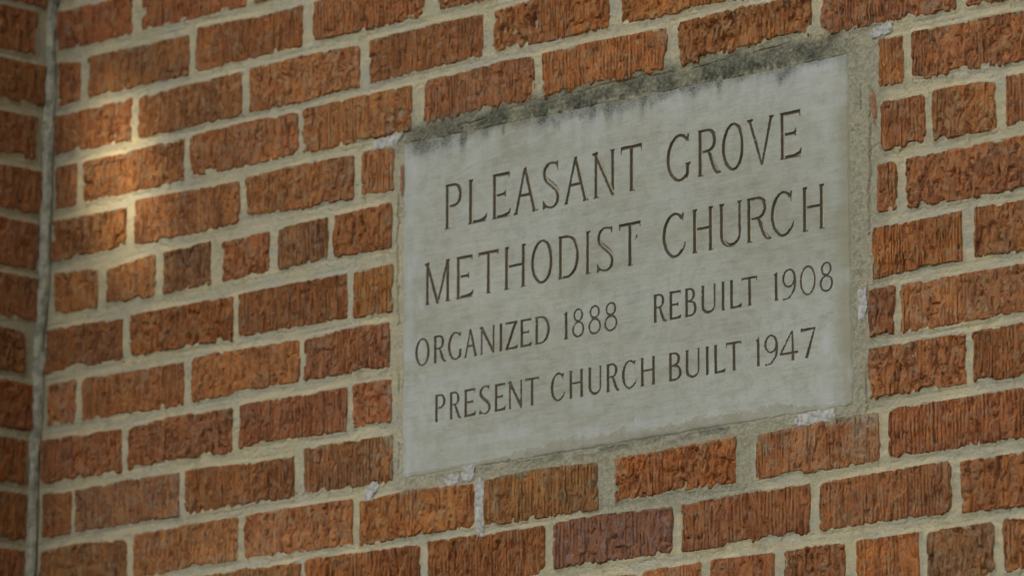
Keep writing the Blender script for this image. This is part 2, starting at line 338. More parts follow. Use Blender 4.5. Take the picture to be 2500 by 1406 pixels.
def relief(u, v, b):
    s = b.seed * 37
    wp = 3.0 * vn(u / 28., v / 24., s + 1)
    uu = u + wp
    rid = vn(uu / 3.9, v / 26., s + 2)
    rid2 = vn(uu / 8.5, v / 60., s + 3)
    lump = vn(u / 7.5 + .4 * wp, v / 10., s + 4)
    lump2 = vn(u / 4.2, v / 6.5, s + 5)
    tear = 1 - 2 * np.abs(vn(u / 10., v / 17., s + 6))
    m = ss(-0.35, 0.35, vn(u / 42., v / 60., s + 7) + b.comb)
    h = m * (0.95 * rid + 0.7 * rid2 + 0.3 * lump2) + (1 - m) * (1.05 * lump + 0.8 * lump2 + 0.55 * tear + 0.35 * rid)
    h = h + 0.9 * vn(u / 55., v / 40., s + 8)
    g = ss(0.38, 0.72, vn(uu / 4.6, v / 24., s + 9)) * ss(-0.1, 0.5, vn(u / 20., v / 17., s + 10))
    # torn creases: thin, mostly upright, broken into short runs
    w1 = 1.3 * vn(u / 6.0, v / 8.0, s + 11)
    c1 = ss(0.26, 0.03, np.abs(vn((u + w1) / 6.4, v / 19., s + 12))) * ss(-0.25, 0.25, vn(u / 9., v / 9., s + 13))
    c2 = ss(0.28, 0.03, np.abs(vn((u + w1) / 4.6, (v + w1) / 6.5, s + 14))) * ss(-0.1, 0.4, vn(u / 16., v / 13., s + 15) - 0.5 * m + .2)
    # wire-comb grooves, upright and nearly even, only on part of each face
    ph = (u + 0.9 * vn(u / 20., v / 60., s + 17) + 0.35 * vn(u / 9., v / 12., s + 18)) / (4.3 + 1.5 * ((b.seed * 7) % 10) / 10.)
    fr_ = np.abs(ph - np.floor(ph) - 0.5)
    mc = ss(-0.15, 0.2, vn(u / 36., v / 120., s + 19) + b.comb * .9 + .1) * (0.35 + 0.65 * ss(-.5, .3, vn(u / 8., v / 22., s + 20)))
    c3 = ss(0.15, 0.02, fr_) * mc
    c1 = c1 * (1 - .5 * mc); c2 = c2 * (1 - .8 * mc) * .8
    chip = ss(0.5, 0.75, vn(u / 13., v / 11., s + 21))
    h = h * (1 - .5 * mc) - 2.9 * c3 - 1.2 * chip
    h = h + 0.75 * vn(u / 2.4, v / 4.2, s + 16)
    return (h * 1.05 - 3.2 * g - 3.2 * c1 - 2.4 * c2) * b.amp + 0.7

def brick_mesh(b, xyz, wall, du=1.05, dv=2.2):
    nu = max(int((b.uR - b.uL + 10) / du), 4); nv = max(int((PITCH - 6) / dv), 4)
    us = np.linspace(b.uL - 4.5, b.uR + 4.5, nu)
    t = np.linspace(0, 1, nv)
    vt = (curve(b.lo, b.k, us) if b.lo is not None else np.full(nu, b.vt)) + 4.0
    vb = (curve(b.up, b.k + 1, us) if b.up is not None else np.full(nu, b.vb)) - 4.0
    U = np.broadcast_to(us, (nv, nu)).copy(); Vv = vb[None] + (vt - vb)[None] * t[:, None]
    d = edge_d(b, U, Vv, wall)
    rel = relief(U, Vv, b)
    drop = 1.9 * np.clip(d + 0.5, 0, 6)
    H = rel * ss(6, 0.5, d) + b.out - drop
    H = np.maximum(H, -14)
    P = xyz(U.ravel(), Vv.ravel(), H.ravel())
    F = grid_faces(nu, nv)
    # skirt back into the wall
    ring = np.concatenate([np.arange(nu), np.arange(1, nv) * nu + nu - 1, (nv - 1) * nu + np.arange(nu - 2, -1, -1), np.arange(nv - 2, 0, -1) * nu])
    P2 = xyz(U.ravel()[ring], Vv.ravel()[ring], np.full(len(ring), -60.0))
    n0 = len(P); r2 = n0 + np.arange(len(ring)); nx = np.roll(np.arange(len(ring)), -1)
    F2 = np.stack([ring, r2, r2[nx], ring[nx]], -1)
    A = b.stain(U.ravel(), Vv.ravel()) if b.stain else np.zeros((n0, 3))
    A = np.concatenate([A, np.zeros((len(ring), 3))])
    P = np.concatenate([P, P2])
    c = xyz(np.array([(b.uL + b.uR) / 2.]), np.array([(vt.mean() + vb.mean()) / 2]), np.array([0.]))[0]
    return P - c, np.concatenate([F, F2]), A, c

def mk(uL, uR, k, seed, lo=None, up=None, vt=None, vb=None, smear=0.0):
    b = Brick(); b.uL, b.uR, b.k, b.seed, b.lo, b.up = float(uL), float(uR), k, seed, lo, up
    rg = random.Random(seed * 7 + 5)
    b.vt = -PITCH * k - 7.0 if vt is None else vt
    b.vb = -PITCH * (k + 1) + 6.5 if vb is None else vb
    b.r = rg.choice([2.0, 3.0, 3.5, 5.0]); b.comb = rg.uniform(-0.85, 0.75); b.out = rg.uniform(-0.5, 0.7)
    b.amp = rg.uniform(0.7, 1.15); b.smear = smear; b.stain = None
    v = rg.gauss(1.0, 0.08); hr = rg.gauss(0, 0.04)
    b.col = (v * (1 + hr * .3), v * (1 - hr * .5 + rg.gauss(0, .02)), v * (1 - hr + rg.gauss(0, .05)), 1)
    return b

# slab outline (mm): left, right, top and bottom edges of the stone
SL, SR, ST, SB = 417.0, 1115.0, -276.0, -673.0
def slab_in(u, v):
    """positive inside the slab."""
    sr = SR + 2.0 * (ST - v) / (ST - SB) - 2
    st = -274.0 - 11.0 * (u - SL) / (SR - SL)
    r = 5.0
    dx = np.maximum(SL - u, u - sr) + r; dy = np.maximum(SB - v, v - st) + r
    return -(np.hypot(np.maximum(dx, 0), np.maximum(dy, 0)) + np.minimum(np.maximum(dx, dy), 0) - r)

def mould_at(u, v):
    """dark growth along the top joint of the plaque (0..1)."""
    w = ss(470, 560, u) * 0.2 + 0.8
    core = -266 + 4 * vn(u / 60., 0, 71)
    lo = -274.0 - 11.0 * (u - 420) / 695. - 3 - 5 * vn(u / 34., 3, 72) - 7 * np.maximum(vn(u / 9., 5, 73), 0) - 10 * ss(0.3, 0.9, vn(u / 22., 9, 74)) - 7 * ss(0.2, 0.8, vn(u / 5., 1, 79)) * ss(0, .6, vn(u / 40., 2, 80))
    lo = np.where((u > 425) & (u < 523), -287 + 2 * vn(u / 6., 5, 75), lo)
    hi = -244 + 8 * vn(u / 26., 2, 76) + 5 * vn(u / 6., 2, 77)
    m = ss(0, 1, (v - lo + 3 * vn(u / 3., v / 6., 78)) / 7.) * ss(0, 1, (hi - v) / 11.)
    ends = ss(415, 440, u) * ss(1135, 1085, u)
    patch = ss(-0.7, 0.25, vn(u / 24., v / 15., 81) + .25)
    low = ss(600, 640, u) * ss(965, 930, u) * ss(-664, -672, v) * ss(-684, -676, v) * ss(-.5, .4, vn(u / 14., v / 5., 82) + .15)
    low = low + .6 * ss(500, 560, u) * ss(640, 600, u) * ss(-668, -674, v) * ss(-682, -676, v) * ss(-.5, .4, vn(u / 14., v / 5., 83))
    return np.clip(0.95 * m * ends * w * (0.40 + 0.60 * patch) + .6 * low, 0, 1)

def cement_at(u, v):
    """grey re-pointing round the plaque."""
    d = -slab_in(u, v) + 3 * vn(u / 12., v / 12., 91)
    c = ss(24, 12, d) * (1 - .75 * ss(424, 418, u) * ss(-280, -300, v))
    under = ss(690, 735, u) * ss(985, 960, u) * ss(-672, -680, v) * ss(-768, -752, v)
    under2 = ss(530, 550, u) * ss(575, 560, u) * ss(-672, -680, v) * ss(-745, -735, v)
    rt = ss(1110, 1120, u) * ss(1175, 1160, u) * ss(-235, -250, v) * ss(-690, -670, v)
    return np.clip(np.maximum.reduce([c, under, under2, rt * .8]), 0, 1)

# ---- the bricks of the main wall
bricks = []
seed = 100
NAMED = {}
for k in sorted(BR):
    for i, (a, c) in enumerate(BR[k]):
        seed += 1
        b = mk(a, c, k, seed, LO, UP)
        bricks.append(b); NAMED[(k, i)] = b
# bricks round the frame that the photograph cuts off
rnd = random.Random(3)
def run(k, u0, u1, off=0.0):
    global seed
    u = u0
    while u < u1:
        L = 193 + rnd.uniform(-3, 3); seed += 1
        bricks.append(mk(u, u + L, k, seed, LO if k in BR else None, UP if k + 1 in UP else None)); bricks[-1].far = True
        u += L + rnd.uniform(9, 13)
for k in list(range(-4, 0)) + list(range(14, 18)):
    st = -206 if k % 2 == 0 else -146
    if k % 2: 
        seed += 1; bricks.append(mk(-202, -159, k, seed)); bricks[-1].far = True
    run(k, st, 1500)
for k in range(0, 14):
    last = BR[k][-1][1]
    if k == 12: run(k, -150, 590)
    elif k == 13: run(k, -206, 980)
    elif k < 2: run(k, last + 11, 1500)
    run(k, max(last, 1370) + 11 if k >= 2 else 1501, 1560)
bricks = [b for b in bricks if b.uR > b.uL + 12]

# individual looks taken from the photograph
def tint(key, col=None, comb=None, amp=None, out=None, smear=None):
    b = NAMED[key]
    if col: b.col = (*col, 1)
    if comb is not None: b.comb = comb
    if amp is not None: b.amp = amp
    if out is not None: b.out = out
    if smear is not None: b.smear = smear
tint((11, 5), (0.76, 0.84, 1.22), 0.25, 0.8)          # purplish brick below the plaque
tint((3, 5), (1.18, 1.12, 1.0), 0.9, 0.8)             # smooth combed orange brick above the plaque
tint((3, 4), (1.0, 1.02, 1.1), 0.5, 0.9)
tint((10, 3), (1.12, 1.08, .92), 0.0, 0.85)
tint((10, 4), (0.97, 1.08, 1.0), 0.7, 0.9)           # brownish combed brick under the plaque
tint((10, 5), (1.12, 1.0, .85), -0.4, 1.2, -0.6, 1.0)
tint((5, 4), (0.84, 0.98, 1.15), 0.2, 1.0)
tint((5, 2), (0.84, 0.98, 1.1), 0.0, 1.0)
tint((6, 3), (1.04, 1.08, .9), 0.8, 0.8)
tint((12, 4), (1.2, 1.1, .95), 1.0, 0.8)
tint((7, 3), (0.92, 0.9, 1.0), 0.3, 1.1)
tint((8, 2), (0.95, 0.9, 1.0), 0.8, 1.0)
tint((9, 1), (0.95, 1.1, 1.35), 0.4, 0.8)
tint((2, 5), (1.15, 1.1, .85), -0.3, 0.9)
tint((2, 4), (1.12, 1.05, .9), -0.5, 1.2)
tint((3, 6), (1.05, 1.05, .95), -0.1, 1.2)
tint((7, 4), (1.1, 1.05, .9), 0.5, 1.0)
tint((12, 5), (0.86, 1.0, 1.1), 0.0, 1.1)
for key, rr_ in {(3, 2): 9, (3, 4): 10, (10, 7): 8, (11, 3): 7, (11, 5): 5, (5, 1): 6, (2, 3): 3, (11, 7): 8, (12, 5): 8, (1, 1): 5, (10, 0): 6}.items():
    NAMED[key].r = rr_

def stain_fn(u, v):
    c = ss(10, 1, -slab_in(u, v)) * 0
    film = ss(18, 6, -slab_in(u, v) - 4) * 0.75 + 0.45 * ss(0.35, 0.8, vn(u / 22., v / 16., 95)) * ss(60, 30, -slab_in(u, v))
    film = film + 0.16 * ss(0.3, 0.8, vn(u / 30., v / 18., 96))
    return np.stack([np.clip(film, 0, 1), mould_at(u, v) * 0.35, 0 * u], -1)

wall = bpy.data.objects.new('brick_wall', None); COL.objects.link(wall)
wall.location = (0.6, 0, Z0 - 0.45)
tag(wall, 'long orange brick wall with cream mortar that holds the stone plaque', 'brick wall')
bpy.context.view_layer.update()

def obj_from_brick(b, xyz, wid, parent, du=1.6, dv=2.2):
    b.stain = stain_fn if wid == 0 else None
    P, F, A, c = brick_mesh(b, xyz, wid, du, dv)
    me = make_mesh('brick', P, F, A, False)
    o = link('brick', me, M_BRICK, parent, c)
    o.color = b.col
    return o
for b in bricks:
    far = getattr(b, 'far', False)
    o = obj_from_brick(b, main_xyz, 0, wall, 4.0 if far else 1.05, 5.0 if far else 2.2)
    if b is NAMED[(11, 5)]: o['label'] = 'purplish grey brick'
    if b is NAMED[(3, 5)]: o['label'] = 'smooth bright orange combed brick'

# ---- mortar of the main wall
def mortar_sheet(u0, u1, v0, v1, step, blist, wid, xyz, parent, slab=False, margin=8.0, name='mortar', mat=None, inner=None):
    us = np.arange(u0, u1 + step, step); vs = np.arange(v0, v1 + step, step)
    U, V = np.meshgrid(us, vs)
    D = np.full(U.shape, 40.0); R = np.full(U.shape, 40.0); UPd = np.full(U.shape, 40.0)
    for b in blist:
        vt = (b.vt if b.lo is None else -PITCH * b.k + 2); vb = (b.vb if b.up is None else -PITCH * (b.k + 1) - 2)
        i0 = max(int((b.uL - 14 - u0) / step), 0); i1 = min(int((b.uR + 14 - u0) / step) + 1, len(us))
        j0 = max(int((vb - 16 - v0) / step), 0); j1 = min(int((vt + 16 - v0) / step) + 1, len(vs))
        if i1 <= i0 or j1 <= j0: continue
        sl_ = (slice(j0, j1), slice(i0, i1))
        d = edge_d(b, U[sl_], V[sl_], wid); r, upv = rect_d(b, U[sl_], V[sl_])
        D[sl_] = np.minimum(D[sl_], d); R[sl_] = np.minimum(R[sl_], r)
    mid = ss(0.5, 5.5, D)
    bed = ss(9.5, 6.5, np.abs((V / PITCH - np.round(V / PITCH)) * PITCH))
    tool = bed * (0.40 * vn(U / 45., V / 3.4, 31 + wid) + 0.22 * vn(U / 14., V / 5., 32 + wid)) + (1 - bed) * 0.45 * vn(U / 3.4, V / 30., 36 + wid)
    H = np.where(D > 0, -1.1 - 1.0 * mid + 0.3 * ss(1.5, 0, D), -0.8 - 0.75 * (-D))
    H = H + tool * (0.4 + 0.6 * mid) + 0.22 * vn(U / 5., V / 5., 33 + wid) + 0.2 * vn(U / 2.6, V / 2.6, 34 + wid)
    crk = ss(-.05, .45, vn(U / 22., V / 22., 37 + wid)) * ss(1.1, 0.3, np.abs(D - 0.5))
    H = H - 0.8 * crk
    vc = ss(0.05, 0.0, np.abs(vn(U / 34., V / 60., 38 + wid))) * ss(0.2, .6, vn(U / 70., V / 40., 39 + wid)) * (D > 0)
    H = H - 1.0 * vc
    keep = R < 90
    A = np.zeros(U.shape + (3,))
    A[..., 2] = ss(-0.35, 0.55, vn(U / 60., V / 8., 35 + wid) + 0.35 * ss(0, -3, (V / PITCH - np.round(V / PITCH)) * PITCH))
    keepv = D > -margin
    if slab:
        sd = -slab_in(U, V)                              # outside the slab
        near = ss(26, 14, sd)
        fill = -1.5 - 1.1 * ss(10, 0, sd) + 0.45 * vn(U / 9., V / 7., 41) + 0.35 * vn(U / 3., V / 3., 42)
        inside = ss(0, -1, sd)
        fr = 0.55 * vn(U / 16., V / 16., 43) + 0.65 * vn(U / 5., V / 5., 44) + 0.35 * vn(U / 2.5, V / 3., 45)
        botfr = 0.0
        fill = np.where(sd < 0, -2.6 + 0.42 * sd + fr * 0.9 + botfr, fill + 0.25 * fr)
        H = np.where(D > 0, H * (1 - near) + fill * near, H)
        # cracks between the re-pointing and the bricks
        for pts, wd in (([(-285, 1145), (-330, 1143.5), (-434, 1139.5), (-520, 1137), (-590, 1133), (-661, 1132), (-700, 1130)], 1.3),
                        ([(-280, 1131), (-350, 1129)], 0.5),
                        ([(-292, 410), (-350, 411), (-396, 409), (-520, 411), (-660, 413)], 1.0)):
            p = np.array(sorted(pts)); cu = np.interp(V, p[:, 0], p[:, 1]) + 1.6 * vn(V / 9., 0, 51) + .8 * vn(V / 3., 0, 52)
            on = (V > p[0, 0]) & (V < p[-1, 0])
            dep = 2.6 * ss(wd * 1.3, 0.2, np.abs(U - cu)) * ss(-0.5, 0.2, vn(V / 20., 7, 53))
            H = H - np.where(on, dep, 0)
        # long hairline above the plaque
        cv = np.interp(U, [470, 620, 760, 900, 1010], [-272, -262, -259, -263, -259]) + 1.5 * vn(U / 10., 0, 54)
        H = H - 1.6 * ss(1.5, 0.2, np.abs(V - cv)) * ss(455, 475, U) * ss(1040, 1010, U) * ss(-0.5, 0, vn(U / 30., 1, 55))
        md = mould_at(U, V)
        H = H + md * 0.5 * vn(U / 2.4, V / 2.4, 47)
        A[..., 0] = cement_at(U, V); A[..., 1] = np.clip(md * 1.05 * (0.55 + 0.45 * ss(-250, -268, V)), 0, 1)
        keepv &= slab_in(U, V) < 12
    nu, nv = len(us), len(vs)
    kc = keepv[:-1, :-1] | keepv[1:, :-1] | keepv[:-1, 1:] | keepv[1:, 1:]
    if inner is not None:
        kc &= inner(U[:-1, :-1] + step / 2, V[:-1, :-1] + step / 2)
    F = grid_faces(nu, nv, kc)
    P = xyz(U.ravel(), V.ravel(), H.ravel())
    P, F, A = compact(P, F, A.reshape(-1, 3))
    o = link(name, make_mesh(name, P - np.array(parent.location), F, A, False), mat or M_MORTAR, parent, parent.location)
    tag(o, kind='stuff')
    return o
mortar_sheet(-228, 1420, -945, 30, 1.6, bricks, 0, main_xyz, wall, slab=True)

# ---- return wall on the left
lwall = bpy.data.objects.new('brick_wall', None); COL.objects.link(lwall)
lwall.location = (-0.225, -0.15, Z0 - 0.45)
tag(lwall, 'shaded brick return wall at the left edge, meeting the long wall in the inner corner', 'brick wall')
LUP = {0: -6.2, 1: -1.0, 2: 4.5, 3: 4.5, 4: 4.5, 5: 1.0, 6: 5.0, 7: 6.0, 8: 3.3, 9: 3.0, 10: 1.8}
LLO = {0: -12, 1: -11, 2: -10, 3: -9, 4: -8.2, 5: -8.8, 6: -9.5, 7: -6.1, 8: -9, 9: -7.6, 10: -10}
LEFTEND = [27, 9, 21, 4, 11, 7, 26, 7, 15, 10, 13]
lb = []
for k in range(-5, 19):
    vt = -PITCH * k + LLO.get(k, -8.5); vb = -PITCH * (k + 1) + LUP.get(k + 1, 4.0)
    t0 = LEFTEND[k] if 0 <= k < 11 else (10 if k % 2 else 20)
    u = t0; first = True
    while u < 300:
        L = (92 if (k % 2 and first) else 193) + rnd.uniform(-2, 2)
        if first and L < 100: L += 24
        if u + L > 290: L = 310 - u
        if L < 40: break
        seed += 1
        b = mk(u, u + L, k, seed, vt=vt, vb=vb); b.t = u; lb.append(b); first = False
        u += L + 10.5
lb = [b for b in lb]
for b in lb:
    near = b.t < 60 and -1 <= b.k <= 12
    obj_from_brick(b, left_xyz, 1, lwall, 2.0 if near else 6.0, 2.4 if near else 7.0)
mortar_sheet(-2, 150, -845, 40, 2.0, lb, 1, left_xyz, lwall)

# ---- bead of sealant down the inner corner
def bead():
    vs = np.arange(-1150, 330, 2.5)
    p = np.array(BEAD); cu = np.interp(vs, p[:, 0], p[:, 1])
    lean = -208.8 + 0.0374 * vs
    off = cu - lean
    off = np.where((vs > -717) & (vs < 3), off, 0)
    th = np.linspace(-0.15, 1.15, 13) * (math.pi / 2)
    TH, VV = np.meshgrid(th, vs)
    r = 9.2 + 1.6 * vn(VV / 40., TH * 2, 61) + 1.3 * vn(VV / 9., TH * 5, 62) + 0.8 * vn(VV / 3.5, TH * 9, 63)
    sx = r * np.cos(TH) ; sy = r * np.sin(TH)
    # cross-section: a slightly bulging fillet from the left wall round to the main wall
    X = lean[:, None] + off[:, None] * 0.8 + 3.0 + sx * 0.85 - 4; Y = 2.0 + sy * 0.95
    P = np.stack([X / 1000., -Y / 1000. , VV / 1000. + Z0], -1).reshape(-1, 3)
    F = grid_faces(len(th), len(vs))
    o = link('sealant_bead', make_mesh('sealant_bead', P - np.array(wall.location), F), M_BEAD, wall, wall.location)
    o['label'] = 'grey weathered bead filling the inner corner'
bead()

# ---- the rest of both walls, out of the photograph
def far_bricks(parent, xyz, a0, a1, hole, seed0):
    V = []; F = []; rg = random.Random(seed0)
    k0 = int(-(5.2 - Z0) * 1000 / PITCH); k1 = int(Z0 * 1000 / PITCH)
    for k in range(k0, k1):
        u = a0 + (0 if k % 2 else 102)
        while u < a1:
            L = min(193, a1 - u)
            x0, x1 = u, u + L; u += 203.5
            if L < 30: continue
            if hole(k, x0, x1): continue
            vt, vb = -PITCH * k - 5, -PITCH * (k + 1) + 5; h = rg.uniform(-.6, .8)
            q = [(x0, vb, h), (x1, vb, h), (x1, vt, h), (x0, vt, h), (x0, vb, -9), (x1, vb, -9), (x1, vt, -9), (x0, vt, -9)]
            n = len(V); V += q
            F += [(n, n + 1, n + 2, n + 3), (n, n + 4, n + 5, n + 1), (n + 1, n + 5, n + 6, n + 2), (n + 2, n + 6, n + 7, n + 3), (n + 3, n + 7, n + 4, n)]
    V = np.array(V, float); P = xyz(V[:, 0], V[:, 1], V[:, 2])
    o = link('far_brickwork', make_mesh('far_brickwork', P - np.array(parent.location), np.array(F), np.zeros((len(P), 3)), False), M_BRICK, parent, parent.location)
    tag(o, kind='stuff')
far_bricks(wall, main_xyz, -200, 6000, lambda k, x0, x1: -4 <= k < 18 and x0 < 1740, 5)
far_bricks(lwall, left_xyz, 12, 300, lambda k, x0, x1: -5 <= k < 19, 6)
def backing(parent, lo, hi, name='mortar_backing'):
    (x0, y0, z0), (x1, y1, z1) = lo, hi
    V = np.array([(x, y, z) for x in (x0, x1) for y in (y0, y1) for z in (z0, z1)], float)
    F = np.array([(0, 1, 3, 2), (4, 6, 7, 5), (0, 4, 5, 1), (2, 3, 7, 6), (0, 2, 6, 4), (1, 5, 7, 3)])
    link(name, make_mesh(name, V - np.array(parent.location), F, np.zeros((8, 3)), False), M_MORTAR, parent, parent.location)
backing(wall, (-0.20, 0.0055, 0.0), (6.0, 0.30, 5.2))
def lback():
    V = []
    for z in (0.0, 5.2):
        xo = (-208.8 + 0.0374 * (z - Z0) * 1000 - 5.5) / 1000
        V += [(xo, 0.30, z), (xo, -0.312, z), (xo - 0.9, -0.312, z), (xo - 0.9, 0.30, z)]
    F = np.array([(0, 1, 5, 4), (1, 2, 6, 5), (2, 3, 7, 6), (3, 0, 4, 7), (0, 3, 2, 1), (4, 5, 6, 7)])
    link('mortar_backing', make_mesh('mortar_backing', np.array(V) - np.array(lwall.location), F[:, ::-1], np.zeros((8, 3)), False), M_MORTAR, lwall, lwall.location)
lback()

# ------------------------------------------------------------------ the plaque and its cut letters
SLABH = -3.0
def seg(X, Y, x0, y0, x1, y1, w0, w1=None):
    """flat-ended bar from one point to another, width w0 -> w1."""
    w1 = w0 if w1 is None else w1
    L = math.hypot(x1 - x0, y1 - y0); tx, ty = (x1 - x0) / L, (y1 - y0) / L
    a = (X - x0) * tx + (Y - y0) * ty; p = -(X - x0) * ty + (Y - y0) * tx
    w = w0 + (w1 - w0) * np.clip(a / L, 0, 1)
    return np.maximum(np.abs(p) - w / 2, np.abs(a - L / 2) - L / 2)

def path(X, Y, pts, closed=False):
    """round brush along points (x, y, width)."""
    d = np.full(X.shape, 1e3); n = len(pts)
    for i in range(n if closed else n - 1):
        x0, y0, a0 = pts[i]; x1, y1, a1 = pts[(i + 1) % n]
        dx, dy = x1 - x0, y1 - y0; L2 = dx * dx + dy * dy + 1e-9
        t = np.clip(((X - x0) * dx + (Y - y0) * dy) / L2, 0, 1)
        d = np.minimum(d, np.hypot(X - x0 - t * dx, Y - y0 - t * dy) - (a0 + (a1 - a0) * t) / 2)
    return d

def arc(cx, cy, rx, ry, a0, a1, wside, wtop, n=22):
    out = []
    for i in range(n + 1):
        a = math.radians(a0 + (a1 - a0) * i / n); c, s = math.cos(a), math.sin(a)
        wd = wtop + (wside - wtop) * c * c
        out.append((cx + rx * c, cy + ry * s, wd))
    return out

def spline(p, n=6):
    out = []; q = [p[0]] + list(p) + [p[-1]]
    for i in range(1, len(q) - 2):
        for j in range(n):
            t = j / n; o = []
            for c in range(3):
                a, b, d, e = q[i - 1][c], q[i][c], q[i + 1][c], q[i + 2][c]
                o.append(0.5 * (2 * b + (d - a) * t + (2 * a - 5 * b + 4 * d - e) * t * t + (3 * b - a - 3 * d + e) * t ** 3))
            out.append(tuple(o))
    out.append(tuple(p[-1])); return out

def glyph(ch, X, Y, w, h):
    T, t = 0.122 * h, 0.066 * h          # thick and thin strokes
    if h > 40: T, t = 0.113 * h, 0.060 * h
    e = 0.088 * h                        # half width of a foot serif
    mn = lambda *a: np.minimum.reduce(a)
    bar = lambda *a: seg(X, Y, *a)
    def foot(x, y, wst, s=None, up=1, half=None):
        hh = e if half is None else half
        return mn(seg(X, Y, x, y, x, y + up * 0.055 * h, 2 * hh, wst), seg(X, Y, x, y, x, y + up * 0.018 * h, 2 * hh, 2 * hh))
    def stem(x, wd=None, y0=0, y1=None, f0=True, f1=True):
        wd = T if wd is None else wd; y1 = h if y1 is None else y1
        parts = [seg(X, Y, x, y0, x, y1, wd * 1.03, wd * .97)]
        if f0: parts.append(foot(x, y0, wd))
        if f1: parts.append(foot(x, y1, wd, up=-1, half=e * .85))
        return mn(*parts)
    def foot_bar(x0, x1):                # foot of L, E: thin bar with an upturned end
        return mn(bar(x0, t * .55, x1 - .06 * h, t * .62, t * 1.15), seg(X, Y, x1 - .085 * h, t * .4, x1, .19 * h, .11 * h, .012 * h),
                  seg(X, Y, x1 - 0.24 * h, t * .7, x1 - .04 * h, t * 1.0, t * .9, t * 1.9))
    def top_bar(x0, x1, both=False):
        p = [bar(x0, h - t * .6, x1, h - t * .6, t * 1.2), seg(X, Y, x1 - t * .45, h, x1 - t * .18, h - .16 * h, t * .95, t * .25)]
        if both: p.append(seg(X, Y, x0 + t * .45, h, x0 + t * .12, h - .17 * h, t * .95, t * .25))
        return mn(*p)
    sx = e + 0.01 * h
    if ch == 'I': return stem(w / 2)
    if ch == 'P': return mn(stem(sx), bar(sx, h - t / 2, w * .52, h - t / 2, t), path(X, Y, arc(w * .50, .735 * h, w * .5 - T / 2, .265 * h - t / 2, 90, -100, T, t)), bar(sx, .47 * h + t * .5, w * .50, .47 * h + t * .5, t * .8))
    if ch == 'R':
        return mn(stem(sx), bar(sx, h - t / 2, w * .46, h - t / 2, t), path(X, Y, arc(w * .44, .745 * h, w * .84 - T / 2 - w * .44, .255 * h - t / 2, 90, -100, T, t)),
                  bar(sx, .49 * h + t * .5, w * .46, .49 * h + t * .5, t * .8),
                  path(X, Y, spline([(w * .48, .50 * h, t), (w * .58, .38 * h, T * .9), (w * .74, .13 * h, T), (w * .86, .035 * h, T * .75), (w * .985, .022 * h, t * .5)])))
    if ch == 'B':
        return mn(stem(sx), bar(sx, h - t / 2, w * .46, h - t / 2, t), path(X, Y, arc(w * .46, .765 * h, w * .88 - T / 2 - w * .46, .235 * h - t / 2, 90, -90, T, t)),
                  bar(sx, .535 * h, w * .5, .535 * h, t), path(X, Y, arc(w * .48, .275 * h, w - T / 2 - w * .48, .275 * h - t / 2, 90, -90, T, t)), bar(sx, t / 2, w * .5, t / 2, t))
    if ch == 'D':
        return mn(stem(sx), bar(sx, h - t / 2, w * .42, h - t / 2, t), path(X, Y, arc(w * .40, .5 * h, w * .6 - T / 2, .5 * h - t / 2, 90, -90, T * 1.05, t, 30)), bar(sx, t / 2, w * .42, t / 2, t))
    if ch == 'L': return mn(stem(sx), foot_bar(sx, w))
    if ch == 'E': return mn(stem(sx), foot_bar(sx, w), top_bar(sx * .6, w * .95), bar(sx, .52 * h, w * .74, .52 * h, t), seg(X, Y, w * .76 - t * .3, .60 * h, w * .76 - t * .3, .455 * h, t * .5, t * .5), seg(X, Y, w * .55, .52 * h, w * .755, .53 * h, t * .6, t * 2.1))
    if ch == 'T': return mn(stem(w / 2 + .01 * h, f1=False), top_bar(0, w, True))
    if ch == 'H': return mn(stem(sx), stem(w - sx), bar(sx, .535 * h, w - sx, .535 * h, t))
    if ch == 'A':
        xl, xr, xa = e * .9, w - e * 1.05, w * .47
        f = (.40 * h) / h
        return mn(seg(X, Y, xl, 0, xa, h * .99, t * 1.25, t), seg(X, Y, xr, 0, xa, h * 1.01, T, T * .75), seg(X, Y, xa - T * .1, h * 1.02, xa, h * .9, .2, T * .9), bar(xl + (xa - xl) * f, .40 * h, xr + (xa - xr) * f, .40 * h, t),
                  foot(xl, 0, t * 1.2, half=e * .85), foot(xr, 0, T, half=e * 1.05))
    if ch == 'V':
        return mn(seg(X, Y, e, h, w * .53, -.02 * h, T, T * .35), seg(X, Y, w - e * .9, h, w * .54, -.01 * h, t * 1.3, t * .9), foot(e, h, T, up=-1), foot(w - e * .9, h, t * 1.3, up=-1, half=e * .85))
    if ch == 'N':
        return mn(stem(sx, t * 1.25, f1=False), stem(w - e * .8, t * 1.3, y0=.0, f0=False), seg(X, Y, sx - T * .15, h, w - e * .8, 0.03 * h, T * 1.02, T * .9), seg(X, Y, w - e * .8, .1 * h, w - e * .8, -.05 * h, T * .8, .15),
                  seg(X, Y, 0, h - t * .5, sx + T * .6, h - t * .6, t * .8, t * 1.2))
    if ch == 'M':
        xm = w * .50
        return mn(stem(sx, t * 1.3, f1=False), seg(X, Y, sx, h, xm, -.0 * h, T, T * .75), seg(X, Y, w - e * 1.25, h, xm, 0, t * 1.3, t * .9), seg(X, Y, xm, .1 * h, xm, -.03 * h, T * .8, .15),
                  stem(w - e * 1.15, T), seg(X, Y, 0, h - t * .5, sx + T * .5, h - t * .6, t * .8, t * 1.2))
    if ch == 'U':
        yb = .27 * h; r0 = e; r1 = w - e
        return mn(seg(X, Y, r0, yb, r0, h, T, T), seg(X, Y, r1, yb, r1, h, t * 1.2, t * 1.2), foot(r0, h, T, up=-1), foot(r1, h, t, up=-1),
                  path(X, Y, [(x, y, T + (t * 1.1 - T) * min(1, max(0, (x - r0) / (.75 * (r1 - r0))))) for x, y, _ in arc((r0 + r1) / 2, yb, (r1 - r0) / 2, yb - t / 2, 180, 360, T, t, 20)]))
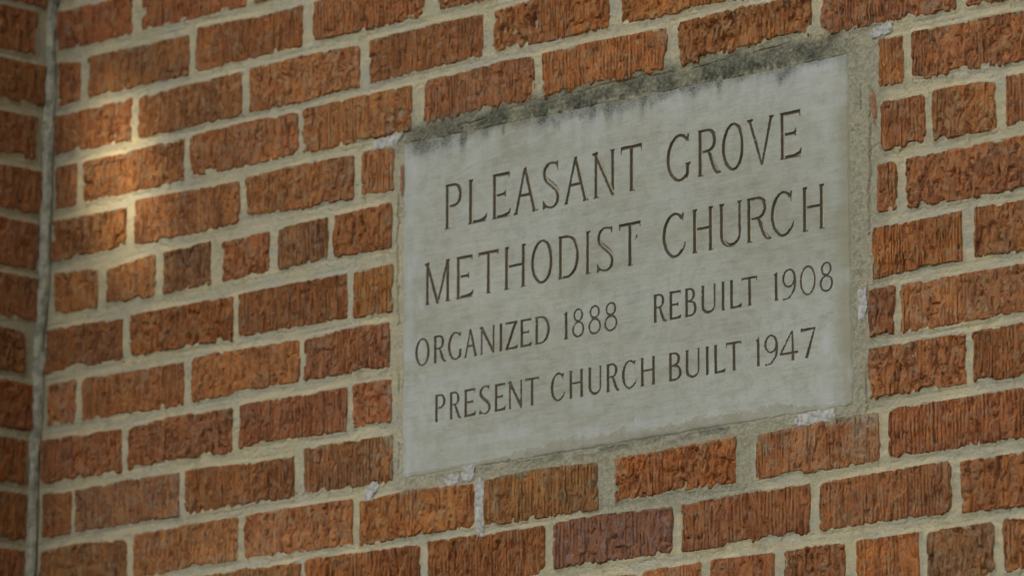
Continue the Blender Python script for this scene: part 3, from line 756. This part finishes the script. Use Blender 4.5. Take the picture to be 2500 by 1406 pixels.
    if ch == 'Z':
        return mn(top_bar(w * .05, w * .93)*1.0, seg(X, Y, w * .82, h - t * .4, e * .9, t * .4, T, T), foot_bar(e * .5, w), seg(X, Y, w * .05 + t * .4, h, w * .03, h - .16 * h, t, t * .3))
    if ch == 'O' or ch == '0':
        k_ = 1.0 if ch == 'O' else .62
        return path(X, Y, arc(w / 2, h / 2, w / 2 - T * k_ / 2, h * .515 - t / 2, 0, 360, T * k_ * 1.0, t * (1 if ch == 'O' else .9), 40))
    if ch == 'C' or ch == 'G':
        a0, a1 = (52, 305) if ch == 'C' else (52, 300)
        pts = arc(w * .54, h / 2, w * .54 - T / 2, h * .515 - t / 2, a0, a1, T * 1.05, t, 36)
        x0, y0, _ = pts[0]
        parts = [path(X, Y, pts), seg(X, Y, w * .90, .985 * h, w * .885, .74 * h, t * .9, t * .25), seg(X, Y, x0, y0, w * .89, .90 * h, t * .9, t * 1.7)]
        if ch == 'C':
            x1, y1, _ = pts[-1]
            parts.append(path(X, Y, spline([(x1, y1, t * 1.1), (w * .93, .18 * h, t * .9), (w * .985, .30 * h, t * .45)])))
        else:
            parts += [seg(X, Y, w - e, .36 * h, w - e, .13 * h, T * .95, T), foot(w - e, .37 * h, T, up=-1, half=e * .95), path(X, Y, spline([(pts[-1][0], pts[-1][1], t * 1.4), (w * .83, .085 * h, t * 1.6), (w - e, .17 * h, T * .9)]))]
        return mn(*parts)
    if ch == 'S':
        P_ = [(.86, .87, .5), (.80, .955, .8), (.60, .985, .75), (.36, .975, .9), (.16, .88, 1.5), (.13, .74, 1.85), (.26, .62, 1.95), (.50, .52, 2.0), (.76, .40, 1.95), (.90, .27, 1.8), (.86, .12, 1.5), (.66, .02, .95), (.42, .01, .75), (.18, .06, .7), (.06, .16, .4)]
        return mn(path(X, Y, spline([(a * w, b * h, c * t) for a, b, c in P_])), seg(X, Y, w * .86, 1.01 * h, w * .885, .80 * h, t * .9, t * .25), seg(X, Y, w * .055, -.01 * h, w * .03, .20 * h, t * 1.0, t * .25), seg(X, Y, w * .05, .06 * h, w * .24, .045 * h, t * 2.0, t * .6))
    if ch == '1': return mn(seg(X, Y, w * .55, 0, w * .55, .93 * h, T, T * .92), seg(X, Y, w * .62, .90 * h, w * .66, 1.06 * h, T * .75, .3), foot(w * .55, 0, T, half=w * .44), seg(X, Y, w * .05, .90 * h, w * .5, .905 * h, t * .4, t * 1.8))
    if ch == '8':
        return mn(path(X, Y, arc(w * .50, .79 * h, w * .40 - t * .6, .235 * h - t * .4, 0, 360, t * 1.25, t, 26), True), path(X, Y, arc(w * .5, .28 * h, w * .5 - t * .6, .285 * h - t * .4, 0, 360, t * 1.3, t, 28), True))
    if ch == '9':
        return mn(path(X, Y, arc(w * .48, .70 * h, w * .48 - t * .6, .32 * h - t * .4, 0, 360, t * 1.35, t * .9, 30), True),
                  path(X, Y, spline([(w - t * .7, .72 * h, t * 1.3), (w - t * .7, .52 * h, t * 1.5), (w * .84, .27 * h, t * 1.35), (w * .55, .06 * h, t), (w * .28, .0 * h, t * .8), (w * .06, .0, t * .8)])))
    if ch == '4':
        return mn(seg(X, Y, w * .70, 1.04 * h, w * .03, .28 * h, t * .9, t * 1.1), bar(0, .27 * h, w, .27 * h, t * 1.15), seg(X, Y, w * .70, 1.04 * h, w * .72, 0.02 * h, t * .9, T * 1.0), foot(w * .72, .0, T, half=e * .9))
    if ch == '7':
        return mn(seg(X, Y, 0, h * .97, w, h * .985, .13 * h, .05 * h), seg(X, Y, w * .94, h, w * .36, 0, t * 1.0, T * 1.1), seg(X, Y, w * .02, h, w * .0, h * .82, t * .7, t * .3), foot(w * .36, 0, T, half=e * .8))
    raise ValueError(ch)

LINES = [(-388.5, -336.0), (-473.5, -424.0), (-543.4, -511.4), (-612.2, -580.4)]
def plaque():
    root = bpy.data.objects.new('stone_plaque', None); COL.objects.link(root)
    root.location = ((SL + SR) / 2000., 0.0, SB / 1000. + Z0)
    tag(root, 'pale grey carved church name stone set into the brick wall, dark growth along its top', 'plaque')
    st = 0.9
    us = np.arange(SL - 3, SR + 4, st); vs = np.arange(SB - 2, ST + 5, st)
    U, V = np.meshgrid(us, vs)
    SD = np.full(U.shape, 50.0); ID = np.full(U.shape, -1)
    gid = 0; chars = []
    for (y0, y1), row in zip(LINES, TXT):
        for ch, a, b in row:
            i0, i1 = int((a - 5 - us[0]) / st), int((b + 5 - us[0]) / st) + 1
            h = y1 - y0
            j0, j1 = int((y0 - 5 - vs[0]) / st), int((y1 + 7 - vs[0]) / st) + 1
            sl_ = (slice(j0, j1), slice(i0, i1))
            X = U[sl_] - a; Y = V[sl_] - y0
            wob = 0.22 * vn(U[sl_] / 3.1, V[sl_] / 3.1, 301) + 0.12 * vn(U[sl_] / 1.7, V[sl_] / 1.7, 302)
            d = glyph(ch, X, Y, b - a, h) + wob - 0.1
            m = d < SD[sl_]
            SD[sl_] = np.where(m, d, SD[sl_]); ID[sl_] = np.where(m, gid, ID[sl_])
            chars.append(ch); gid += 1
    # small chip beside the T of METHODIST
    a, y0 = 793.0, -446.0
    sl_ = (slice(int((y0 - 6 - vs[0]) / st), int((y0 + 10 - vs[0]) / st)), slice(int((a - 4 - us[0]) / st), int((a + 9 - us[0]) / st)))
    X = U[sl_] - a; Y = V[sl_] - y0
    d = np.minimum(seg(X, Y, 0, 0, 2.6, 6.5, 1.0, 1.8), seg(X, Y, 2.6, 6.5, 4.6, -.5, 1.8, .5))
    m = d < SD[sl_]; SD[sl_] = np.where(m, d, SD[sl_]); ID[sl_] = np.where(m, gid, ID[sl_]); chars.append('chip'); gid += 1
    # pull grid points onto the cut edges
    gy, gx = np.gradient(SD, st)
    gn = np.maximum(np.hypot(gx, gy), 1e-3); near = np.abs(SD) < st * 0.5
    dx = np.where(near, -SD * gx / gn, 0); dy = np.where(near, -SD * gy / gn, 0)
    dx = np.clip(dx, -st * .45, st * .45); dy = np.clip(dy, -st * .45, st * .45)
    SDn = np.where(near, 0.0, SD)
    UU = U + dx; VV = V + dy
    cell = (SDn[:-1, :-1] + SDn[1:, :-1] + SDn[:-1, 1:] + SDn[1:, 1:]) / 4
    cid = ID[:-1, :-1]; nu, nv = len(us), len(vs)
    cut = cell < -1e-6
    face_h = SLABH + 0.35 * vn(UU / 90., VV / 90., 311) + 0.12 * vn(UU / 14., VV / 8., 312)
    edge = slab_in(UU, VV)
    face_h = face_h - 1.8 * ss(3.5, -0.5, edge + 1.2 * vn(UU / 6., VV / 6., 313))
    deep = np.where(SDn < 0, np.minimum(-SDn * 1.25, 3.4), 0)
    # stains: r mortar film, g mould, b pale bloom
    A = np.zeros(U.shape + (3,))
    md = mould_at(U, V)
    below = (-274.0 - 11.0 * (U - 420) / 695.) - V            # distance under the stone's top edge
    flat_ = ss(0, 6, U - 424) * ss(527, 521, U)
    drip = 5 + 9 * flat_ + 6 * ss(620, 690, U) * ss(860, 790, U) + 4 * vn(U / 30., 3, 341) + 6 * np.maximum(vn(U / 11., 5, 342), 0) + (1 - flat_) * 9 * ss(.1, .8, vn(U / (4.5 + 2 * ss(700, 760, U)), 1, 343)) * ss(-.2, .5, vn(U / 37., 2, 344)) + 10 * ss(.3, .9, vn(U / 26., 7, 345))
    soft = ss(drip + 9, drip - 6, below + 2 * vn(U / 3., V / 6., 346)) * (0.66 + 0.3 * vn(U / 8., V / 9., 347)) * ss(415, 440, U) * ss(1120, 1095, U)
    halo = 0.30 * ss(drip + 26, drip, below) * ss(-.4, .5, vn(U / 13., V / 60., 348))
    A[..., 1] = np.clip(np.maximum(md * 0.75, soft + halo * (U > 425)), 0, 1)
    film = ss(10, 0, edge + 3.0 * vn(U / 14., V / 14., 321)) * 0.6
    right = ss(1082, 1108, U + 5 * vn(V / 26., 0, 322) + 3 * vn(V / 7., 0, 323)) * ss(-290, -330, V)
    low_ = -666 + ss(560, 640, U) * ss(1075, 1000, U) * (7 + 3.5 * vn(U / 30., 4, 331) + 3.0 * vn(U / 9., 4, 332) + 1.5 * vn(U / 3., 4, 333))
    fringe = ss(1.0, -0.6, V - low_ + 0.8 * vn(U / 3., V / 3., 334))
    A[..., 0] = np.clip(np.maximum.reduce([film, right * .9, fringe]), 0, 1)
    face_h = face_h + fringe * (0.35 + 0.25 * vn(U / 4., V / 4., 335)) + 0.4 * ss(.25, .8, right) * (1 + .4 * vn(U / 4., V / 4., 336))
    bloom = ss(-330, -290, V) * 0.75 * ss(-.6, .5, vn(U / 30., V / 22., 324)) + ss(470, 425, U) * 0.5 * ss(-.3, .6, vn(U / 14., V / 40., 325)) + ss(1040, 1090, U) * .45 * ss(-.2, .6, vn(U / 30., V / 40., 326))
    bloom += ss(-620, -660, V) * .25 + 0.35 * ss(.2, .8, vn(U / 60., V / 16., 327))
    # long pale scratches
    for (ua, va, ub, vb_) in ((505, -322, 660, -301), (735, -316, 905, -297), (590, -400, 760, -385), (860, -312, 1010, -300), (500, -330, 560, -322), (1040, -345, 1062, -333)):
        cv = np.interp(U, [ua, ub], [va, vb_]) + 2.5 * vn(U / 30., 0, 328)
        bloom += 0.5 * ss(1.3, 0.2, np.abs(V - cv)) * ss(ua - 2, ua + 15, U) * ss(ub + 2, ub - 15, U)
    for (uc_, vc_, r_) in ((449, -468, 7), (452, -600, 5), (447, -640, 9), (452, -556, 4), (446, -516, 6), (440, -655, 8), (795, -650, 3), (1060, -640, 10), (1078, -600, 9)):
        bloom += 0.7 * ss(r_ * 1.4, r_ * .3, np.hypot(U - uc_, (V - vc_) * .8) + 3 * vn(U / 4., V / 5., 329))
    A[..., 2] = np.clip(bloom, 0, .85)
    base = main_xyz(UU.ravel(), VV.ravel(), face_h.ravel())
    Av = A.reshape(-1, 3)
    keep = (~cut) & (slab_in(U[:-1, :-1] + st / 2, V[:-1, :-1] + st / 2) > -0.8)
    P, F, A_ = compact(base, grid_faces(nu, nv, keep), Av)
    link('slab', make_mesh('slab', P - np.array(root.location), F, A_), M_SLAB, root, root.location)
    # body of the stone behind the face
    x0, x1, z0, z1 = SL / 1000. + .0015, SR / 1000. - .0015, SB / 1000. + Z0 + .0015, (ST - 9) / 1000. + Z0
    V8 = np.array([(x, y, z) for x in (x0, x1) for y in (0.0085, 0.09) for z in (z0, z1)], float)
    F8 = np.array([(0, 1, 3, 2), (4, 6, 7, 5), (0, 4, 5, 1), (2, 3, 7, 6), (0, 2, 6, 4), (1, 5, 7, 3)])
    link('slab_core', make_mesh('slab_core', V8 - np.array(root.location), F8, np.zeros((8, 3)), False), M_SLAB, root, root.location)
    hh = face_h - deep
    Pl = main_xyz(UU.ravel(), VV.ravel(), hh.ravel())
    for g_ in range(gid):
        kc = cut & (cid == g_)
        if not kc.any(): continue
        P, F, _ = compact(Pl, grid_faces(nu, nv, kc))
        c = np.array([P[:, 0].mean(), 0.003, P[:, 2].min()])
        nm = 'chip' if chars[g_] == 'chip' else ('numeral' if chars[g_].isdigit() else 'letter')
        link(nm, make_mesh(nm, P - c, F, None, True), M_LETTER, root, c)
    root.location.x -= 0.0026; root.location.z += 0.0006      # the stone sits back a little from the brick face
plaque()

# ------------------------------------------------------------------ white cement dabs and the broken brick sliver
def dab(name, cu, cv, w, h, lift, sd, mat, parent, label, ang=0.0, thr=0.0):
    st = 1.0
    us = np.arange(-w / 2 - 4, w / 2 + 4, st); vs = np.arange(-h / 2 - 4, h / 2 + 4, st)
    U, V = np.meshgrid(us, vs)
    ca, sa = math.cos(ang), math.sin(ang)
    a = U * ca + V * sa; b = -U * sa + V * ca
    q = np.maximum(np.abs(a) / (w / 2), np.abs(b) / (h / 2))
    q = 0.5 * q + 0.5 * np.hypot(a / (w / 2), b / (h / 2))
    f = 1 - q + 0.28 * vn(U / 4.5, V / 4.5, sd) + 0.22 * vn(U / 2.1, V / 2.1, sd + 1) - thr
    H = lift + 0.9 * np.clip(f, -1, .5) + 0.3 * vn(U / 4., V / 4., sd + 2)
    kc = (f[:-1, :-1] > -0.12)
    P = main_xyz((U + cu).ravel(), (V + cv).ravel(), H.ravel())
    P, F, _ = compact(P, grid_faces(len(us), len(vs), kc))
    c = main_xyz(np.array([cu]), np.array([cv]), np.array([0.]))[0]
    o = link(name, make_mesh(name, P - c, F, None), mat, parent, c)
    o['label'] = label
dab('mortar_dab', 389, -270, 38, 11, -0.3, 401, M_WHITE, wall, 'white dab at the upper left corner of the plaque', 0.0)
dab('mortar_dab', 414, -262, 10, 12, 0.0, 405, M_BEAD, wall, 'grey dab at the upper left corner of the plaque', 0.0)
dab('mortar_dab', 1160, -269, 26, 12, -0.6, 411, M_WHITE, wall, 'white dab at the upper right corner of the plaque', 0.2, .1)
dab('mortar_dab', 1062, -679, 58, 12, -0.5, 421, M_WHITE, wall, 'speckled white dab under the lower right corner of the plaque', 0.0)
dab('mortar_dab', 500, -683, 20, 12, -0.6, 431, M_WHITE, wall, 'white dab under the lower left part of the plaque')
dab('mortar_dab', 527, -678, 17, 16, -0.6, 441, M_WHITE, wall, 'small white dab beside the head of a white-filled joint')
dab('mortar_dab', 546, -718, 13, 62, -0.4, 451, M_WHITE, wall, 'tall white dab filling an upright joint', 0.05)
dab('mortar_dab', 368, -679, 24, 15, -0.4, 461, M_WHITE, wall, 'white dab left of the lower left corner of the plaque', 0.6, .12)
dab('mortar_dab', 1128, -565, 11, 34, -0.5, 471, M_WHITE, wall, 'small white dab on the right joint of the plaque')
M_CHIP = plain('brick_chip', (0.24, 0.11, 0.06), (0.40, 0.20, 0.115), 220, 0.002)
dab('brick_sliver', 1147, -352, 8, 40, -1.2, 481, M_CHIP, wall, 'orange sliver of brick left in the grey mortar', 0.1, .28)
dab('brick_sliver', 416, -318, 4.5, 32, -1.2, 491, M_CHIP, wall, 'thin orange sliver of brick left of the plaque')

# ------------------------------------------------------------------ ground
gv = np.array([(-60, -120, 0), (120, -120, 0), (120, 60, 0), (-60, 60, 0)], float)
g_ = link('ground', make_mesh('ground', gv, np.array([(0, 1, 2, 3)]), None, False), M_GRASS)
tag(g_, kind='structure')

# ------------------------------------------------------------------ unseen trees added to shade the wall and shape its light
def leaf_material():
    m, nt, b = mat_new('leaf', 0.6)
    g = N(nt); a = g.noise(g.coord('Object'), 1.3, 3, 0.6)
    g.l(g.mix(g.ramp(a, [(0.35, 0), (0.65, 1)]), (0.045, 0.075, 0.022), (0.075, 0.115, 0.035)), b.inputs['Base Color'])
    return m
M_LEAF = leaf_material()
M_BARK = plain('bark', (0.06, 0.045, 0.03), (0.12, 0.095, 0.07), 14, 0.02)

def limb(pts, n=9):
    V = []; F = []
    for i, (x, y, z, r) in enumerate(pts):
        for j in range(n):
            a = 2 * math.pi * j / n
            V.append((x + r * math.cos(a), y + r * math.sin(a), z))
    for i in range(len(pts) - 1):
        for j in range(n):
            k = (j + 1) % n
            F.append((i * n + j, i * n + k, (i + 1) * n + k, (i + 1) * n + j))
    return V, F

def unseen_tree(bx, by, cz, R, Rz, count, label, sd, gap=None, leaf=1.0):
    rg = np.random.default_rng(sd)
    root = bpy.data.objects.new('tree', None); COL.objects.link(root); root.location = (bx, by, 0)
    tag(root, label, 'tree', 'trees that shade the wall')
    V, F = limb([(bx, by, 0, .32), (bx + .05, by, 1.0, .24), (bx, by + .05, cz - Rz * .6, .19), (bx + .1, by, cz, .11), (bx, by, cz + Rz * .6, .03)])
    for k in range(9):
        a = k * 2.4 + sd; z0 = cz - Rz * .6 + .22 * k * Rz * .12 * 4
        n = len(V)
        v, f = limb([(bx, by, z0, .10), (bx + math.cos(a) * R * .35, by + math.sin(a) * R * .35, z0 + .5, .06), (bx + math.cos(a) * R * .8, by + math.sin(a) * R * .8, z0 + 1.1, .02)], 6)
        V += v; F += [tuple(i + n for i in q) for q in f]
    link('trunk', make_mesh('trunk', np.array(V) - np.array(root.location), np.array(F)), M_BARK, root, root.location)
    # clumps, then leaves in every clump
    q = rg.normal(size=(160, 3)); q /= np.linalg.norm(q, axis=1)[:, None]
    q *= rg.uniform(.25, 1.0, (160, 1)) ** .5
    cc = q * [R, R, Rz] + [bx, by, cz]
    c = cc[rg.integers(0, 160, count)] + rg.normal(scale=.34, size=(count, 3))
    if gap is not None:
        p0, dirv, ra, rb = gap
        w_ = c - p0; t = w_ @ dirv; off = w_ - t[:, None] * dirv
        hx = off[:, 0]; hz = np.sign(off[:, 2]) * np.hypot(off[:, 1], off[:, 2])
        c = c[(hx / ra) ** 2 + (hz / rb) ** 2 > 1]
    n = len(c)
    e1 = rg.normal(size=(n, 3)); e1 /= np.linalg.norm(e1, axis=1)[:, None]
    e2 = np.cross(e1, rg.normal(size=(n, 3))); e2 /= np.linalg.norm(e2, axis=1)[:, None]
    L = leaf * rg.uniform(.07, .13, (n, 1)); W = L * rg.uniform(.5, .75, (n, 1))
    P = np.stack([c - e1 * L, c - e2 * W, c + e1 * L, c + e2 * W], 1).reshape(-1, 3)
    o = link('crown', make_mesh('crown', P - np.array(root.location), np.arange(4 * n).reshape(n, 4), None, False), M_LEAF, root, root.location)
    return root
sunv = np.array(sd_)
unseen_tree(-0.3, -9.0, 9.6, 3.4, 2.6, 42000, 'tall leafy tree standing in front of the wall and shading it', 11,
     (np.array([-0.005, 0.0, Z0 - 0.235]), sunv, 0.195, 0.118))  # added sun blocker; crown gap cleared so one sun patch reaches the wall
unseen_tree(10.6, -2.6, 6.4, 5.2, 6.2, 90000, 'lower broad leafy tree standing to the right of the wall', 12)  # added out of view to hold sky light off the return wall

for i, (x, y, z, R) in enumerate([(4.5, -14.0, 4.2, 3.9), (-6.5, -12.5, 4.4, 4.0), (11.5, -10.5, 4.6, 4.0)]):  # unseen row added to cut off the low sky
    unseen_tree(x, y, z, R, 3.9, 15000, ['round leafy tree in the middle of the row facing the wall', 'round leafy tree at the left end of the row facing the wall', 'round leafy tree at the right end of the row facing the wall'][i], 20 + i, None, 2.2)
